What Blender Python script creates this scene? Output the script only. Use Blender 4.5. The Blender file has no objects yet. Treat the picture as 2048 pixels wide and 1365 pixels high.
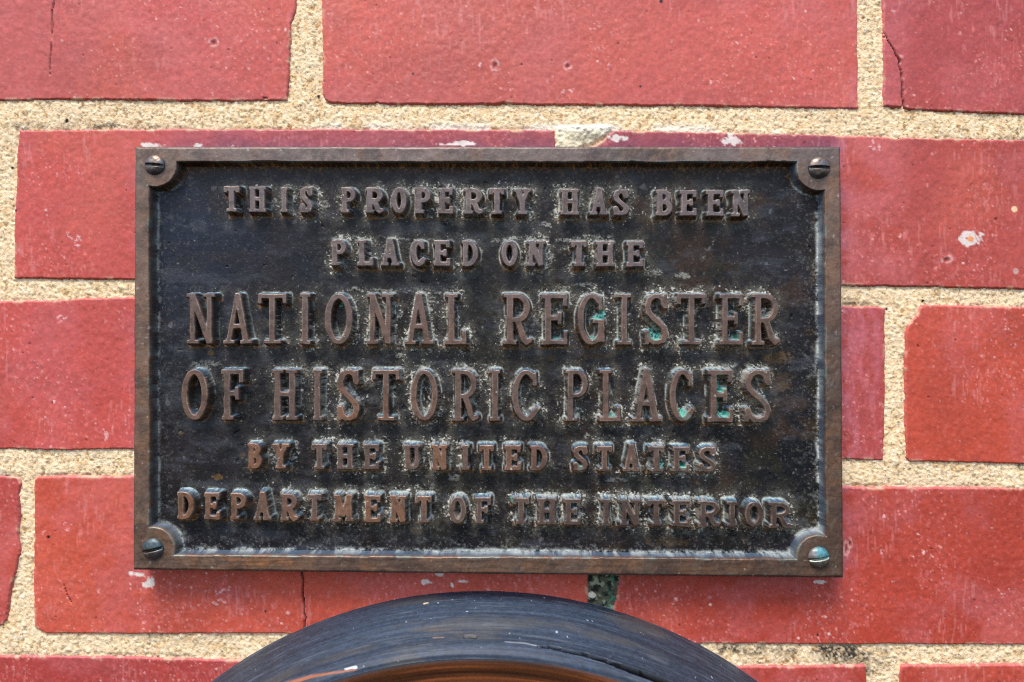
import bpy, math
import numpy as np
from mathutils import Vector, Matrix

scene = bpy.context.scene
COL = scene.collection

# ------------------------------------------------------------------ camera, sky, sun, exposure
S = 0.00019                       # metres per unit of the working scale (about a fifth of a millimetre)
W, H = 2048.0, 1365.0             # size of the photograph, used only for the field of view
F = 1300.0                        # focal length in the same units
FWD = np.array([-0.0207, 1.0, 0.0109]); FWD /= np.linalg.norm(FWD)
RIGHT = np.cross(FWD, [0, 0, 1.0]); RIGHT /= np.linalg.norm(RIGHT)
UP = np.cross(RIGHT, FWD)
CAM = -FWD * 1300.0               # the wall's face is the plane y = 0, the street is on the -y side

cam_data = bpy.data.cameras.new('camera')
cam_data.sensor_width = 36.0
cam_data.lens = 36.0 * F / W
cam_data.clip_start = 0.01
cam_data.clip_end = 200.0
cam = bpy.data.objects.new('camera', cam_data)
COL.objects.link(cam)
M = Matrix(((RIGHT[0], UP[0], -FWD[0], CAM[0]*S), (RIGHT[1], UP[1], -FWD[1], CAM[1]*S),
            (RIGHT[2], UP[2], -FWD[2], CAM[2]*S), (0, 0, 0, 1)))
cam.matrix_world = M
scene.camera = cam

SUN_EL, SUN_AZ = math.radians(62), math.radians(24)      # azimuth measured from straight out of the wall towards its left
world = bpy.data.worlds.new('World')
scene.world = world
world.use_nodes = True
wn = world.node_tree.nodes
sky = wn.new('ShaderNodeTexSky')
sky.sky_type = 'NISHITA'
sky.sun_disc = False
sky.sun_elevation = SUN_EL
sky.sun_rotation = math.pi + SUN_AZ
sky.dust_density = 2.0
wn['Background'].inputs['Strength'].default_value = 0.10
world.node_tree.links.new(sky.outputs['Color'], wn['Background'].inputs['Color'])

sun_data = bpy.data.lights.new('sun', 'SUN')
sun_data.energy = 1.5
sun_data.angle = math.radians(24)
sun_data.color = (1.0, 0.91, 0.81)
sun = bpy.data.objects.new('sun', sun_data)
COL.objects.link(sun)
to_sun = Vector((-math.cos(SUN_EL)*math.sin(SUN_AZ), -math.cos(SUN_EL)*math.cos(SUN_AZ), math.sin(SUN_EL)))
sun.rotation_euler = to_sun.to_track_quat('Z', 'Y').to_euler()

vs = scene.view_settings
vs.view_transform = 'Standard'
vs.look = 'None'
vs.exposure = 1.4
vs.gamma = 1.0
vs.use_curve_mapping = False

scene.cycles.use_denoising = False
scene.cycles.filter_width = 1.1

# ------------------------------------------------------------------ helpers
def at(px, py, h=0.0):
    """wall coordinates (x, z) of a point measured at px, py that stands h in front of the wall"""
    px = np.asarray(px, float); py = np.asarray(py, float)
    a, b = px - W/2, H/2 - py
    dx = FWD[0]*F + RIGHT[0]*a + UP[0]*b
    dy = FWD[1]*F + RIGHT[1]*a + UP[1]*b
    dz = FWD[2]*F + RIGHT[2]*a + UP[2]*b
    t = (-h - CAM[1]) / dy
    return CAM[0] + dx*t, CAM[2] + dz*t

def img(x, y, z):
    vx, vy, vz = x - CAM[0], y - CAM[1], z - CAM[2]
    d = vx*FWD[0] + vy*FWD[1] + vz*FWD[2]
    a = (vx*RIGHT[0] + vy*RIGHT[1] + vz*RIGHT[2]) / d * F
    b = (vx*UP[0] + vy*UP[1] + vz*UP[2]) / d * F
    return W/2 + a, H/2 - b

def lin(r, g, b):
    c = np.array([r, g, b], float) / 255.0
    return np.where(c <= 0.04045, c/12.92, ((c + 0.055)/1.055)**2.4)

def smooth(a, b, x):
    t = np.clip((x - a) / (b - a), 0, 1)
    return t*t*(3 - 2*t)

def _hash(ix, iy, seed):
    n = (ix.astype(np.int64)*374761393 + iy.astype(np.int64)*668265263 + int(seed)*974634777) & 0xFFFFFFFF
    n = ((n ^ (n >> 13)) * 1274126177) & 0xFFFFFFFF
    n = ((n ^ (n >> 16)) * 2246822519) & 0xFFFFFFFF
    n = n ^ (n >> 15)
    return (n & 0xFFFFFF) / float(0x1000000)

def noise(x, y, scale, seed):
    """smooth value noise, 0..1"""
    x = x/scale; y = y/scale
    ix = np.floor(x); iy = np.floor(y)
    fx = x - ix; fy = y - iy
    fx = fx*fx*(3 - 2*fx); fy = fy*fy*(3 - 2*fy)
    a = _hash(ix, iy, seed); b = _hash(ix+1, iy, seed)
    c = _hash(ix, iy+1, seed); d = _hash(ix+1, iy+1, seed)
    return (a*(1-fx) + b*fx)*(1-fy) + (c*(1-fx) + d*fx)*fy

def fbm(x, y, scale, seed, octaves=4, gain=0.5):
    out = 0; amp = 1.0; tot = 0
    ca, sa = math.cos(0.6), math.sin(0.6)
    for k in range(octaves):
        out = out + amp*noise(x, y, scale, seed + 17*k)
        tot += amp; amp *= gain; scale *= 0.5
        x, y = x*ca - y*sa, x*sa + y*ca
    return out / tot

def flecks(x, y, cell, share, rmin, rmax, seed, stretch=1.0):
    """scattered spots: 0 outside, 1 inside, soft edge; share of the cells carry one"""
    x = x + (noise(x, y, rmax*1.6, seed+5) - 0.5)*rmax*1.6
    y = y + (noise(x, y, rmax*1.6, seed+6) - 0.5)*rmax*1.6
    ix = np.floor(x/cell); iy = np.floor(y/cell)
    out = np.zeros_like(x)
    for dx in (-1, 0, 1):
        for dy in (-1, 0, 1):
            cx, cy = ix + dx, iy + dy
            px = (cx + _hash(cx, cy, seed))*cell
            py = (cy + _hash(cx, cy, seed+1))*cell
            on = _hash(cx, cy, seed+2) < share
            q = _hash(cx, cy, seed+3)
            r = rmin + (rmax - rmin)*q*q*q
            d = np.hypot((x - px), (y - py)/stretch)
            out = np.maximum(out, np.where(on, np.clip((r - d)/1.1 + 0.5, 0, 1), 0))
    return out

def seg_dist(x, y, ax, ay, bx, by):
    vx, vy = bx-ax, by-ay
    L2 = vx*vx + vy*vy
    t = np.clip(((x-ax)*vx + (y-ay)*vy)/max(L2, 1e-9), 0, 1)
    return np.hypot(x - ax - t*vx, y - ay - t*vy), t

def poly_sdf(x, y, P):
    """signed distance to a closed polygon, negative inside"""
    d = np.full(x.shape, 1e9)
    inside = np.zeros(x.shape, bool)
    n = len(P)
    for i in range(n):
        ax, ay = P[i]; bx, by = P[(i+1) % n]
        dd, _ = seg_dist(x, y, ax, ay, bx, by)
        d = np.minimum(d, dd)
        if ay != by:
            c = ((ay > y) != (by > y)) & (x < (bx-ax)*(y-ay)/(by-ay) + ax)
            inside ^= c
    return np.where(inside, -d, d)

def line_mask(x, y, pts, w0, w1, soft=1.0):
    """a stroke along a polyline whose half width runs from w0 to w1"""
    out = np.zeros_like(x)
    n = len(pts) - 1
    for i in range(n):
        d, t = seg_dist(x, y, pts[i][0], pts[i][1], pts[i+1][0], pts[i+1][1])
        w = w0 + (w1 - w0)*(i + t)/n
        out = np.maximum(out, np.clip((w - d)/soft + 0.5, 0, 1))
    return out

def mix(c, new, m):
    m = np.clip(m, 0, 1)[..., None]
    return c*(1 - m) + np.asarray(new)*m

def grid_object(name, X, Y, Z, mat, parent=None, keep=None, col=None, surf=None, flat=False):
    """one mesh from 2-D arrays of positions (working units); keep chooses the cells"""
    r, c = X.shape
    idx = np.arange(r*c).reshape(r, c)
    q = np.stack([idx[:-1, :-1], idx[:-1, 1:], idx[1:, 1:], idx[1:, :-1]], -1)
    q = q[keep] if keep is not None else q.reshape(-1, 4)
    used = np.unique(q)
    remap = np.zeros(r*c, np.int32); remap[used] = np.arange(len(used))
    q = remap[q].astype(np.int32)
    co = np.stack([X.ravel()[used], Y.ravel()[used], Z.ravel()[used]], -1) * S
    me = bpy.data.meshes.new(name)
    me.vertices.add(len(used)); me.vertices.foreach_set('co', co.astype(np.float32).ravel())
    me.loops.add(q.size); me.loops.foreach_set('vertex_index', q.ravel())
    me.polygons.add(len(q)); me.polygons.foreach_set('loop_start', np.arange(0, q.size, 4, dtype=np.int32))
    me.update(calc_edges=True)
    if not flat:
        me.polygons.foreach_set('use_smooth', np.ones(len(q), bool))
    for nm, arr in (('tone', col), ('surf', surf)):
        if arr is None: continue
        a = me.attributes.new(nm, 'FLOAT_COLOR', 'POINT')
        v = np.ones((len(used), 4), np.float32)
        v[:, :3] = arr.reshape(-1, 3)[used]
        a.data.foreach_set('color', v.ravel())
    me.materials.append(mat)
    ob = bpy.data.objects.new(name, me)
    COL.objects.link(ob)
    if parent: ob.parent = parent
    return ob

def thing(name, label, cat, loc=(0, 0, 0)):
    o = bpy.data.objects.new(name, None)
    o.empty_display_size = 0.01
    o.location = loc
    COL.objects.link(o)
    o['label'] = label; o['category'] = cat; o['kind'] = 'thing'
    return o

def surface(name, bumps, colour_noise, spec=0.5):
    """Principled surface: albedo from 'tone', roughness / metal from 'surf', fine noise for tone and relief"""
    m = bpy.data.materials.new(name); m.use_nodes = True
    nt = m.node_tree; N = nt.nodes; L = nt.links
    b = N['Principled BSDF']
    tc = N.new('ShaderNodeTexCoord')
    tone = N.new('ShaderNodeAttribute'); tone.attribute_name = 'tone'
    surf = N.new('ShaderNodeAttribute'); surf.attribute_name = 'surf'
    sep = N.new('ShaderNodeSeparateColor'); L.new(surf.outputs['Color'], sep.inputs['Color'])
    src = tone.outputs['Color']
    for scale, lo, hi, stretch in colour_noise:
        mp = N.new('ShaderNodeMapping'); mp.inputs['Scale'].default_value = stretch
        L.new(tc.outputs['Object'], mp.inputs['Vector'])
        n = N.new('ShaderNodeTexNoise'); n.inputs['Scale'].default_value = scale
        n.inputs['Detail'].default_value = 3; n.inputs['Roughness'].default_value = 0.6
        L.new(mp.outputs['Vector'], n.inputs['Vector'])
        r = N.new('ShaderNodeMapRange'); r.inputs['From Min'].default_value = 0.3; r.inputs['From Max'].default_value = 0.7
        r.inputs['To Min'].default_value = lo; r.inputs['To Max'].default_value = hi
        L.new(n.outputs['Fac'], r.inputs['Value'])
        mul = N.new('ShaderNodeVectorMath'); mul.operation = 'SCALE'
        L.new(src, mul.inputs[0]); L.new(r.outputs['Result'], mul.inputs['Scale'])
        src = mul.outputs['Vector']
    L.new(src, b.inputs['Base Color'])
    L.new(sep.outputs['Red'], b.inputs['Roughness'])
    L.new(sep.outputs['Green'], b.inputs['Metallic'])
    b.inputs['Specular IOR Level'].default_value = spec
    prev = None
    for scale, dist, stretch in bumps:
        mp = N.new('ShaderNodeMapping'); mp.inputs['Scale'].default_value = stretch
        L.new(tc.outputs['Object'], mp.inputs['Vector'])
        n = N.new('ShaderNodeTexNoise'); n.inputs['Scale'].default_value = scale; n.inputs['Detail'].default_value = 3
        L.new(mp.outputs['Vector'], n.inputs['Vector'])
        bp = N.new('ShaderNodeBump'); bp.inputs['Distance'].default_value = dist
        L.new(n.outputs['Fac'], bp.inputs['Height'])
        L.new(sep.outputs['Blue'], bp.inputs['Strength'])
        if prev: L.new(prev.outputs['Normal'], bp.inputs['Normal'])
        prev = bp
    if prev: L.new(prev.outputs['Normal'], b.inputs['Normal'])
    return m

def tone_surf(shape, rough, metal, bump):
    s = np.empty(shape + (3,))
    s[..., 0] = rough; s[..., 1] = metal; s[..., 2] = bump
    return s

# ------------------------------------------------------------------ the brick wall
M_BRICK = surface('glazed_red_brick', [(900, 0.00012, (1, 1, 1)), (3000, 0.00005, (1, 1, 1))], [(260, 0.93, 1.07, (1, 1, 1)), (1600, 0.95, 1.05, (1.6, 1, 0.5))], 0.42)
M_MORTAR = surface('sandy_mortar', [(1500, 0.00025, (1, 1, 1))], [(1800, 0.88, 1.12, (1, 1, 1))], 0.2)

def axis(lo, hi, a, b, fine, coarse):
    return np.concatenate([np.arange(lo, a, coarse), np.arange(a, b, fine), np.arange(b, hi, coarse)])

gx = axis(-620, 2680, -16, 2066, 2.0, 7.0)
gy = axis(-420, 1800, -16, 1382, 2.0, 7.0)
PX, PY = np.meshgrid(gx, gy)
WX, WZ = at(PX, PY, 0.0)

BRICKS = [   # outline, sRGB colour of the burnt clay
 ('A1', [(-520,-95),(594,-92),(592,0),(591,22),(586,40),(582,48),(580,90),(578,140),(576,180),(575,201),(460,203),(352,202),(246,200),(105,200),(0,202),(-520,206)], (186,84,82)),
 ('A2', [(642,-90),(1714,-86),(1715,0),(1716,105),(1718,216),(1712,219),(1600,217),(1524,215),(1380,212.5),(1160,211),(1040,210),(1006,206),(996,209),(900,210),(700,208),(657,205),(648,197),(644,186),(644,105),(643,0)], (192,89,83)),
 ('A3', [(1763,-84),(2640,-80),(2640,255),(2048,230),(1900,224),(1819,220),(1806,215),(1768,213),(1767,105),(1764.6,0)], (172,72,72)),
 ('B0', [(-560,262),(-24,260),(-28,400),(-32,556),(-560,556)], (180,78,78)),
 ('B1', [(37,260),(200,259),(352,258),(700,257.5),(900,259),(1110,260.5),(1112,300),(1112,565),(264,560),(140,559),(27,557),(27.5,460),(30,400),(33,316)], (188,78,73)),
 ('B2', [(1228,261),(1348,263.5),(1524,267),(1700,271),(1840,276),(2048,279.5),(2300,290),(2300,590),(2048,579.5),(1840,574),(1685,572),(1170,566),(1170,296),(1190,290),(1206,281),(1216,270)], (174,73,67)),
 ('C1', [(-520,606),(0,601.7),(105,600.6),(158,597),(264,595),(590,598),(590,900),(264,899),(150,901),(0,899.5),(-520,903)], (189,78,74)),
 ('C3', [(640,602),(1685,612.5),(1771,614.5),(1772,776),(1769,900),(1768,922),(1687,920.6),(640,905)], (172,72,72)),
 ('C4', [(1842,609),(2048,614.7),(2640,628),(2640,945),(2048,929),(1820,924),(1812,916),(1811,800),(1810,741),(1812,665),(1815,652),(1822,642),(1834,630)], (186,76,60)),
 ('D0', [(-560,950),(0,952),(28,953.6),(37,957),(42,968),(37,990.5),(38.7,1032),(37,1071),(41,1108),(30,1149),(21,1184),(16,1219),(13,1242),(6,1251),(0,1253.5),(-560,1258)], (174,70,68)),
 ('D2', [(76,953),(264,952),(700,955),(1176,958),(1176,1204),(1176,1275),(700,1270),(562,1269),(211,1269),(92,1269),(80,1264),(67,1256),(66.5,1150),(67.5,1061),(67,966),(70,957)], (192,82,67)),
 ('D3', [(1242,964),(1689,974.7),(2048,976),(2320,980),(2320,1300),(2048,1291),(1406,1289),(1228,1284),(1227,1215),(1238,1172),(1241,1120)], (172,67,56)),
 ('E1', [(-500,1312),(0,1312),(246,1314),(471,1321),(600,1324),(600,1625),(-500,1620)], (164,62,60)),
 ('E2', [(655,1326),(1481,1333),(1731,1331.5),(1734,1340),(1736,1630),(655,1625)], (166,64,54)),
 ('E3', [(1803,1331),(2048,1329),(2640,1335),(2640,1640),(1798,1632),(1799,1345)], (172,68,58)),
 ('F1', [(-560,1668),(20,1668),(20,1790),(-560,1790)], (164,64,62)), ('F2', [(75,1668),(1150,1670),(1150,1790),(75,1790)], (164,64,62)),
 ('F3', [(1210,1672),(2300,1676),(2300,1790),(1210,1790)], (164,64,62)),
 ('Z1', [(-520,-410),(-30,-410),(-30,-140),(-520,-140)], (180,80,80)), ('Z2', [(25,-410),(1110,-410),(1110,-136),(25,-138)], (180,80,80)),
 ('Z3', [(1165,-410),(2250,-410),(2250,-130),(1165,-136)], (180,80,80)), ('Z4', [(2350,290),(2640,300),(2640,600),(2350,592)], (170,70,66)),
 ('Z5', [(2370,982),(2640,988),(2640,1310),(2370,1302)], (170,70,66)),
]
jx = PX + (fbm(PX, PY, 26, 1, 3) - 0.5)*3.0 + (noise(PX, PY, 5, 2) - 0.5)*1.6
jy = PY + (fbm(PX, PY, 26, 3, 3) - 0.5)*2.6 + (noise(PX, PY, 5, 4) - 0.5)*1.6
BD = np.full(PX.shape, 1e3)          # distance to the nearest brick, negative inside it
BCOL = np.zeros(PX.shape + (3,))
BID = np.zeros(PX.shape)
for k, (nm, P, rgb) in enumerate(BRICKS):
    xs = [p[0] for p in P]; ys = [p[1] for p in P]
    i0, i1 = np.searchsorted(gx, [min(xs)-40, max(xs)+40]); j0, j1 = np.searchsorted(gy, [min(ys)-40, max(ys)+40])
    sl = (slice(j0, j1), slice(i0, i1))
    d = poly_sdf(jx[sl], jy[sl], P)
    win = d < BD[sl]
    BD[sl] = np.where(win, d, BD[sl])
    BCOL[sl][win] = lin(*rgb)
    BID[sl][win] = k

# small chips along the arrises
chip = flecks(PX, PY, 46, 0.30, 1.5, 8.0, 7, 0.8)*smooth(0.45, 0.62, fbm(PX, PY, 60, 8, 3))*smooth(-12, -5, BD)
BD = BD + 5.0*chip*(BD < 1)

# tone of the bricks
c = BCOL.copy()
big = fbm(PX, PY, 240, 11, 4)
c *= (0.86 + 0.28*big)[..., None]*np.array([1.0, 0.98, 0.86])
c = mix(c, lin(198, 92, 72), 0.45*smooth(0.52, 0.75, fbm(PX, PY, 190, 12, 3)))
c = mix(c, lin(126, 48, 46), 0.20*smooth(0.50, 0.75, fbm(PX+70*BID, PY, 130, 13, 4)))
bloom = smooth(0.50, 0.72, fbm(PX, PY + 31*BID, 120, 14, 5, 0.6))
c = mix(c, lin(205, 120, 130), 0.16*bloom)
# lavender efflorescence at the plaque's sides; a purple tint on the bricks along its top
def box_out(x0, y0, x1, y1):
    return np.hypot(np.maximum(np.maximum(x0-PX, PX-x1), 0), np.maximum(np.maximum(y0-PY, PY-y1), 0))
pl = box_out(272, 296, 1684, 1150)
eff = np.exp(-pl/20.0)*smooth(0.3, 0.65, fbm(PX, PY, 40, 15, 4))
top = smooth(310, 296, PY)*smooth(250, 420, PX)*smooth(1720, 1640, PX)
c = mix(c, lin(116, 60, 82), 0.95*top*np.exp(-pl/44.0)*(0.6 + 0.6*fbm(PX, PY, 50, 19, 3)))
c = mix(c, lin(178, 112, 132), 0.5*eff*(PX > 1660) + 0.25*eff*(PX < 300))
right_bloom = smooth(1690, 1702, PX)*smooth(1850, 1770, PX)*smooth(580, 520, PY)
c = mix(c, lin(196, 104, 106), 0.45*right_bloom*smooth(0.35, 0.6, fbm(PX, PY, 60, 16, 4)))
right_bloom = smooth(1690, 1700, PX)*smooth(1775, 1745, PX)*smooth(600, 620, PY)*smooth(930, 915, PY)
c = mix(c, lin(196, 112, 124), 0.55*right_bloom*smooth(0.35, 0.7, fbm(PX*2.5, PY*0.6, 40, 17, 4)))
# lime flecks, crystals and dust
patch = smooth(0.42, 0.68, fbm(PX, PY, 110, 18, 4))
f1 = flecks(PX, PY, 8, 0.36, 0.4, 2.0, 21, 1.2)*(0.25 + 0.75*patch)
f2 = flecks(PX, PY, 23, 0.30, 0.5, 3.3, 25, 1.1)*(0.35 + 0.65*patch)*smooth(0.35, 0.6, fbm(PX, PY, 6, 29, 3))
f3 = flecks(PX, PY, 130, 0.34, 3.0, 18.0, 33, 1.2)*smooth(0.52, 0.66, fbm(PX, PY, 6, 37, 3, 0.7))
dust = smooth(0.56, 0.76, fbm(PX, PY*0.7, 6, 38, 3, 0.75))*(0.25 + 0.75*patch)*0.6
grain = fbm(PX, PY*0.75, 5.0, 39, 2, 0.7)
c *= (0.84 + 0.32*grain)[..., None]
c = mix(c, lin(230, 160, 154), 0.8*f1)
c = mix(c, lin(238, 196, 190), 0.9*f2)
c = mix(c, lin(230, 190, 190), 0.7*f3)
c = mix(c, lin(222, 140, 138), 0.5*dust)
dk = flecks(PX, PY, 22, 0.16, 0.5, 1.9, 41)
c = mix(c, lin(70, 26, 26), 0.75*dk)
for (x, y, r) in [(826,148,2.6),(1281,173,2.6),(97,1074,3.4),(1322,3,4),(531,1223,2.2),(1635,1270,2.6)]:
    c = mix(c, lin(40, 18, 18), np.clip(r - np.hypot(PX-x, PY-y) + 0.5, 0, 1))
# lime runs and blotches that touch the plaque and the joints
def blot(x, y, rx, ry, seed, sc=9, lo=0.42, hi=0.6):
    q = np.hypot((PX-x)/rx, (PY-y)/ry)
    return smooth(lo, hi, fbm(PX, PY, sc, seed, 3) + 0.25 - 0.42*q*q)
for (x, y, rx, ry, sd) in [(930,287,26,6,51),(905,289,48,3,52),(1465,282,30,10,53),(1462,265,9,12,54),(1235,277,22,9,55),(300,292,32,7,56),(395,292,10,5,57),
                           (854,1165,13,6,58),(905,1170,5,9,59),(930,1163,14,4,60),(880,1150,20,4,61),(297,1165,16,12,62),(270,1148,22,6,63),(1640,1165,14,5,64),(1943,478,26,18,65)]:
    c = mix(c, lin(222, 214, 206), 0.9*blot(x, y, rx, ry, sd))
for (x, y, r, rgb) in [(2029,418,6,(238,208,160)),(1941,478,6,(226,150,96)),(2031,543,6,(190,150,140)),(1420,1210,2.6,(230,190,170)),(1419,1196,4,(190,110,110))]:
    c = mix(c, lin(*rgb), np.clip(r - np.hypot(jx-x, jy-y) + 0.5, 0, 1))
# a rusty wash on the lower and a pale sky reflection painted along the upper arrises
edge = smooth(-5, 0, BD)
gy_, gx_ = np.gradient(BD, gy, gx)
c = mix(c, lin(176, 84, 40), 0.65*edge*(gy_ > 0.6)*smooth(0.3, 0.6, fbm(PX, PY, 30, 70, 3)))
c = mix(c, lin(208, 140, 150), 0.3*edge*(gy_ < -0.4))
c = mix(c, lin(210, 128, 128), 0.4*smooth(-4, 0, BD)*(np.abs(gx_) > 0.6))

# mortar smeared over the margins and long pale scuffs
smear = smooth(-9, -1, BD)*smooth(0.56, 0.68, fbm(PX, PY, 20, 67, 4, 0.6))
c = mix(c, lin(216, 176, 146), 0.65*smear)
scuff = smooth(0.66, 0.74, fbm(PX*1.1, PY*0.16, 5, 68, 2, 0.6))*smooth(0.50, 0.70, fbm(PX, PY, 80, 69, 3))
c = mix(c, lin(216, 138, 134), 0.35*scuff)
# relief of the bricks: rounded arrises, peeled texture, pits, cracks
h = -9.0*smooth(-3.2, 2.0, BD)**1.6 - np.maximum(BD - 1.0, 0)*6
h += (fbm(PX, PY, 90, 71, 3) - 0.5)*2.2 + (fbm(PX, PY, 9, 72, 3) - 0.5)*1.0 + (grain - 0.5)*0.5
h += 0.35*f1 + 0.5*f2 + 0.5*f3 - 1.4*dk
CRACKS = [([(107,-20),(105,40),(103,80),(101,112),(100,150)], 0.9, 0.35), ([(1765,62),(1776,80),(1790,102),(1799,125),(1803,150),(1806,180),(1807,216)], 0.2, 1.9),
          ([(602,1100),(604,1150),(605,1180),(608,1215),(610,1262)], 1.3, 1.3), ([(128,1170),(134,1190),(142,1204)], 0.6, 0.5)]
for pts, w0, w1 in CRACKS:
    m = line_mask(PX + (noise(PX, PY, 12, 77)-0.5)*4, PY, pts, w0, w1, 1.2)
    h -= 9.0*m
    c = mix(c, lin(48, 22, 20), 0.9*m)
for (x, y, rx, ry) in [(990,132,8,11),(1137,133,8,8),(427,86,9,8),(1700,1088,4,10),(1693,1098,5,14),(1893,520,10,8)]:
    q = np.hypot((jx-x)/rx, (jy-y)/ry)
    ring = 0.6*np.exp(-((q-1)/0.3)**2)*smooth(0.3, 0.6, fbm(PX, PY, 5, int(x), 2))
    pit = np.clip(1.15 - q*1.5, 0, 1)
    h += 0.8*ring - 2.5*pit
    c = mix(c, lin(232, 196, 190), 0.8*ring)
    c = mix(c, lin(96, 50, 48), 0.6*pit)
rough = 0.42 + 0.25*patch + 0.25*(f1+f2+f3) + 0.2*bloom
bs = tone_surf(PX.shape, np.clip(rough, 0.3, 0.9), 0.0, 0.4)
keepv = BD < 2.6
keep = keepv[:-1, :-1] & keepv[1:, :-1] & keepv[:-1, 1:] & keepv[1:, 1:]

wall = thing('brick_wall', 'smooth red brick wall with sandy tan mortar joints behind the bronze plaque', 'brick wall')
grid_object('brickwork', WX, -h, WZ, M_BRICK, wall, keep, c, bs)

# mortar: one rough bed that fills the joints
g1 = fbm(PX, PY, 4.8, 81, 2, 0.7); g2 = noise(PX, PY, 4.0, 82); g3 = fbm(PX, PY, 60, 83, 3)
grit = flecks(PX, PY, 8, 0.5, 0.8, 4.2, 84)
mh = -3.6 + (g3 - 0.5)*3.2 + (g1 - 0.5)*2.2 + (g2 - 0.5)*1.2 + 1.0*grit
mh -= 1.6*smooth(9, 0, BD)*smooth(0.4, 0.65, fbm(PX, PY, 45, 85, 3))
wob = (fbm(PX, PY, 9, 86, 3) - 0.5)*12
lump = smooth(2.5, -2.5, poly_sdf(PX + wob, PY + wob*0.6, [(1112,252),(1226,252),(1222,264),(1212,273),(1196,276),(1186,286),(1160,291),(1160,310),(1112,310)]))
mh = np.where(lump > 0, mh*(1-lump) + lump*(2.0 + 4*(g1-0.5) + 14*(fbm(PX, PY, 26, 87, 4)-0.5)), mh)
m = np.broadcast_to(lin(231, 203, 160), PX.shape + (3,)).copy()
m = mix(m, lin(244, 226, 192), 0.8*smooth(0.45, 0.7, g1))
m = mix(m, lin(212, 170, 114), 0.5*smooth(0.55, 0.75, fbm(PX, PY, 10, 87, 2)))
m = mix(m, lin(232, 208, 172), 0.5*smooth(0.45, 0.7, fbm(PX, PY, 70, 88, 3)))
m = mix(m, lin(168, 116, 64), 0.75*flecks(PX, PY, 17, 0.30, 0.8, 4.6, 89))
m = mix(m, lin(246, 234, 210), 0.8*flecks(PX, PY, 12, 0.35, 0.8, 3.6, 93))
m = mix(m, lin(96, 72, 44), 0.85*flecks(PX, PY, 7, 0.28, 0.4, 1.7, 97))
m = mix(m, lin(110, 92, 66), 0.6*smooth(0.36, 0.22, g1))
# mildew: black along some joints, green-black below the plaque
mil = np.zeros(PX.shape)
for (x0, x1, y, w, a) in [(20,330,252,9,0.8),(330,560,255,5,0.4),(1685,1760,607,5,0.7),(1850,2060,277,5,0.75),(0,45,952,8,0.8),(90,262,950,5,0.5),(60,470,1278,9,0.35),(0,470,1310,5,0.35),
                          (1420,1740,1300,13,0.9),(1640,1780,1312,20,0.9),(1700,1790,1345,20,0.85),(700,1100,256,4,0.25),(1690,2048,971,3,0.3),(1690,1760,922,4,0.2),(2020,2048,930,8,0.8)]:
    q = np.exp(-((PY - y)/w)**2)*smooth(x0-12, x0+12, PX)*smooth(x1+12, x1-12, PX)
    mil = np.maximum(mil, a*q)
mil = np.maximum(mil, 0.55*smooth(20, 10, np.abs(PX-44))*smooth(950, 980, PY)*smooth(1260, 1180, PY)*smooth(8, 1, BD))
mil = np.maximum(mil, 0.5*smooth(590, 580, PX)*smooth(40, 60, PY)*smooth(560, 575, PX)*smooth(210, 190, PY)*smooth(7, 0, BD))
mil *= smooth(0.34, 0.60, fbm(PX, PY, 46, 101, 5, 0.7))*(0.35 + 0.65*smooth(0.38, 0.56, fbm(PX, PY, 5, 108, 2, 0.7)))*1.15
m = mix(m, lin(46, 44, 40), 0.95*mil)
moss = smooth(1165, 1180, PX)*smooth(1255, 1240, PX)*smooth(1130, 1145, PY)
m = mix(m, lin(74, 76, 62), 0.95*moss)
m = mix(m, lin(24, 28, 26), 0.9*moss*smooth(0.42, 0.56, fbm(PX, PY, 10, 102, 3)))
m = mix(m, lin(160, 168, 140), 0.8*moss*smooth(0.58, 0.68, fbm(PX, PY, 8, 103, 3)))
m = mix(m, lin(70, 150, 120), 0.7*moss*smooth(1205, 1232, PX)*smooth(0.5, 0.66, fbm(PX, PY, 9, 104, 3)))
m = mix(m, lin(226, 214, 190), np.clip(9 - np.hypot(jx-1184, (jy-1192)*1.5), 0, 1))
m = mix(m, lin(216, 206, 178), 0.85*lump)
wh = smooth(0.35, 0.6, fbm(PX, PY, 50, 105, 3))*np.exp(-((PY - 252 - (PX-700)*0.008)/9)**2)*smooth(560, 720, PX)*smooth(1650, 1500, PX)
m = mix(m, lin(236, 230, 214), 0.75*wh)
for (x, y, r) in [(132,241,3.8),(637,193,3.4),(1848,602,3.2),(1775,618,2.6),(22,335,3.2)]:
    m = mix(m, lin(40, 34, 28), np.clip(r - np.hypot(jx-x, jy-y) + 0.5, 0, 1))
ms = tone_surf(PX.shape, 0.95, 0.0, 0.8)
keepm = BD > -7
keep = keepm[:-1, :-1] | keepm[1:, :-1] | keepm[:-1, 1:] | keepm[1:, 1:]
# the bed dives under the bricks, except where smeared mortar laps over the chipped corner
mh = np.where(lump > 0.02, mh, mh - 3.0*smooth(0, -6, BD))
grid_object('mortar', WX, -mh, WZ, M_MORTAR, wall, keep, m, ms)

# ------------------------------------------------------------------ the bronze plaque
HF, HT = 27.0, 49.0                       # height of the field and of rim and letters above the wall
M_FIELD = surface('dark_bronze_patina', [(700, 0.00010, (1, 1, 1)), (2600, 0.00008, (1, 1, 1))], [(500, 0.8, 1.2, (1, 1, 1)), (2200, 0.65, 1.4, (0.6, 1, 1.2))], 0.22)
M_BRONZE = surface('worn_bronze', [(1400, 0.00005, (1, 1, 1)), (900, 0.00004, (0.5, 1, 3))], [(420, 0.84, 1.16, (1, 1, 1)), (1500, 0.88, 1.12, (1, 1, 1))], 0.5)

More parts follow.
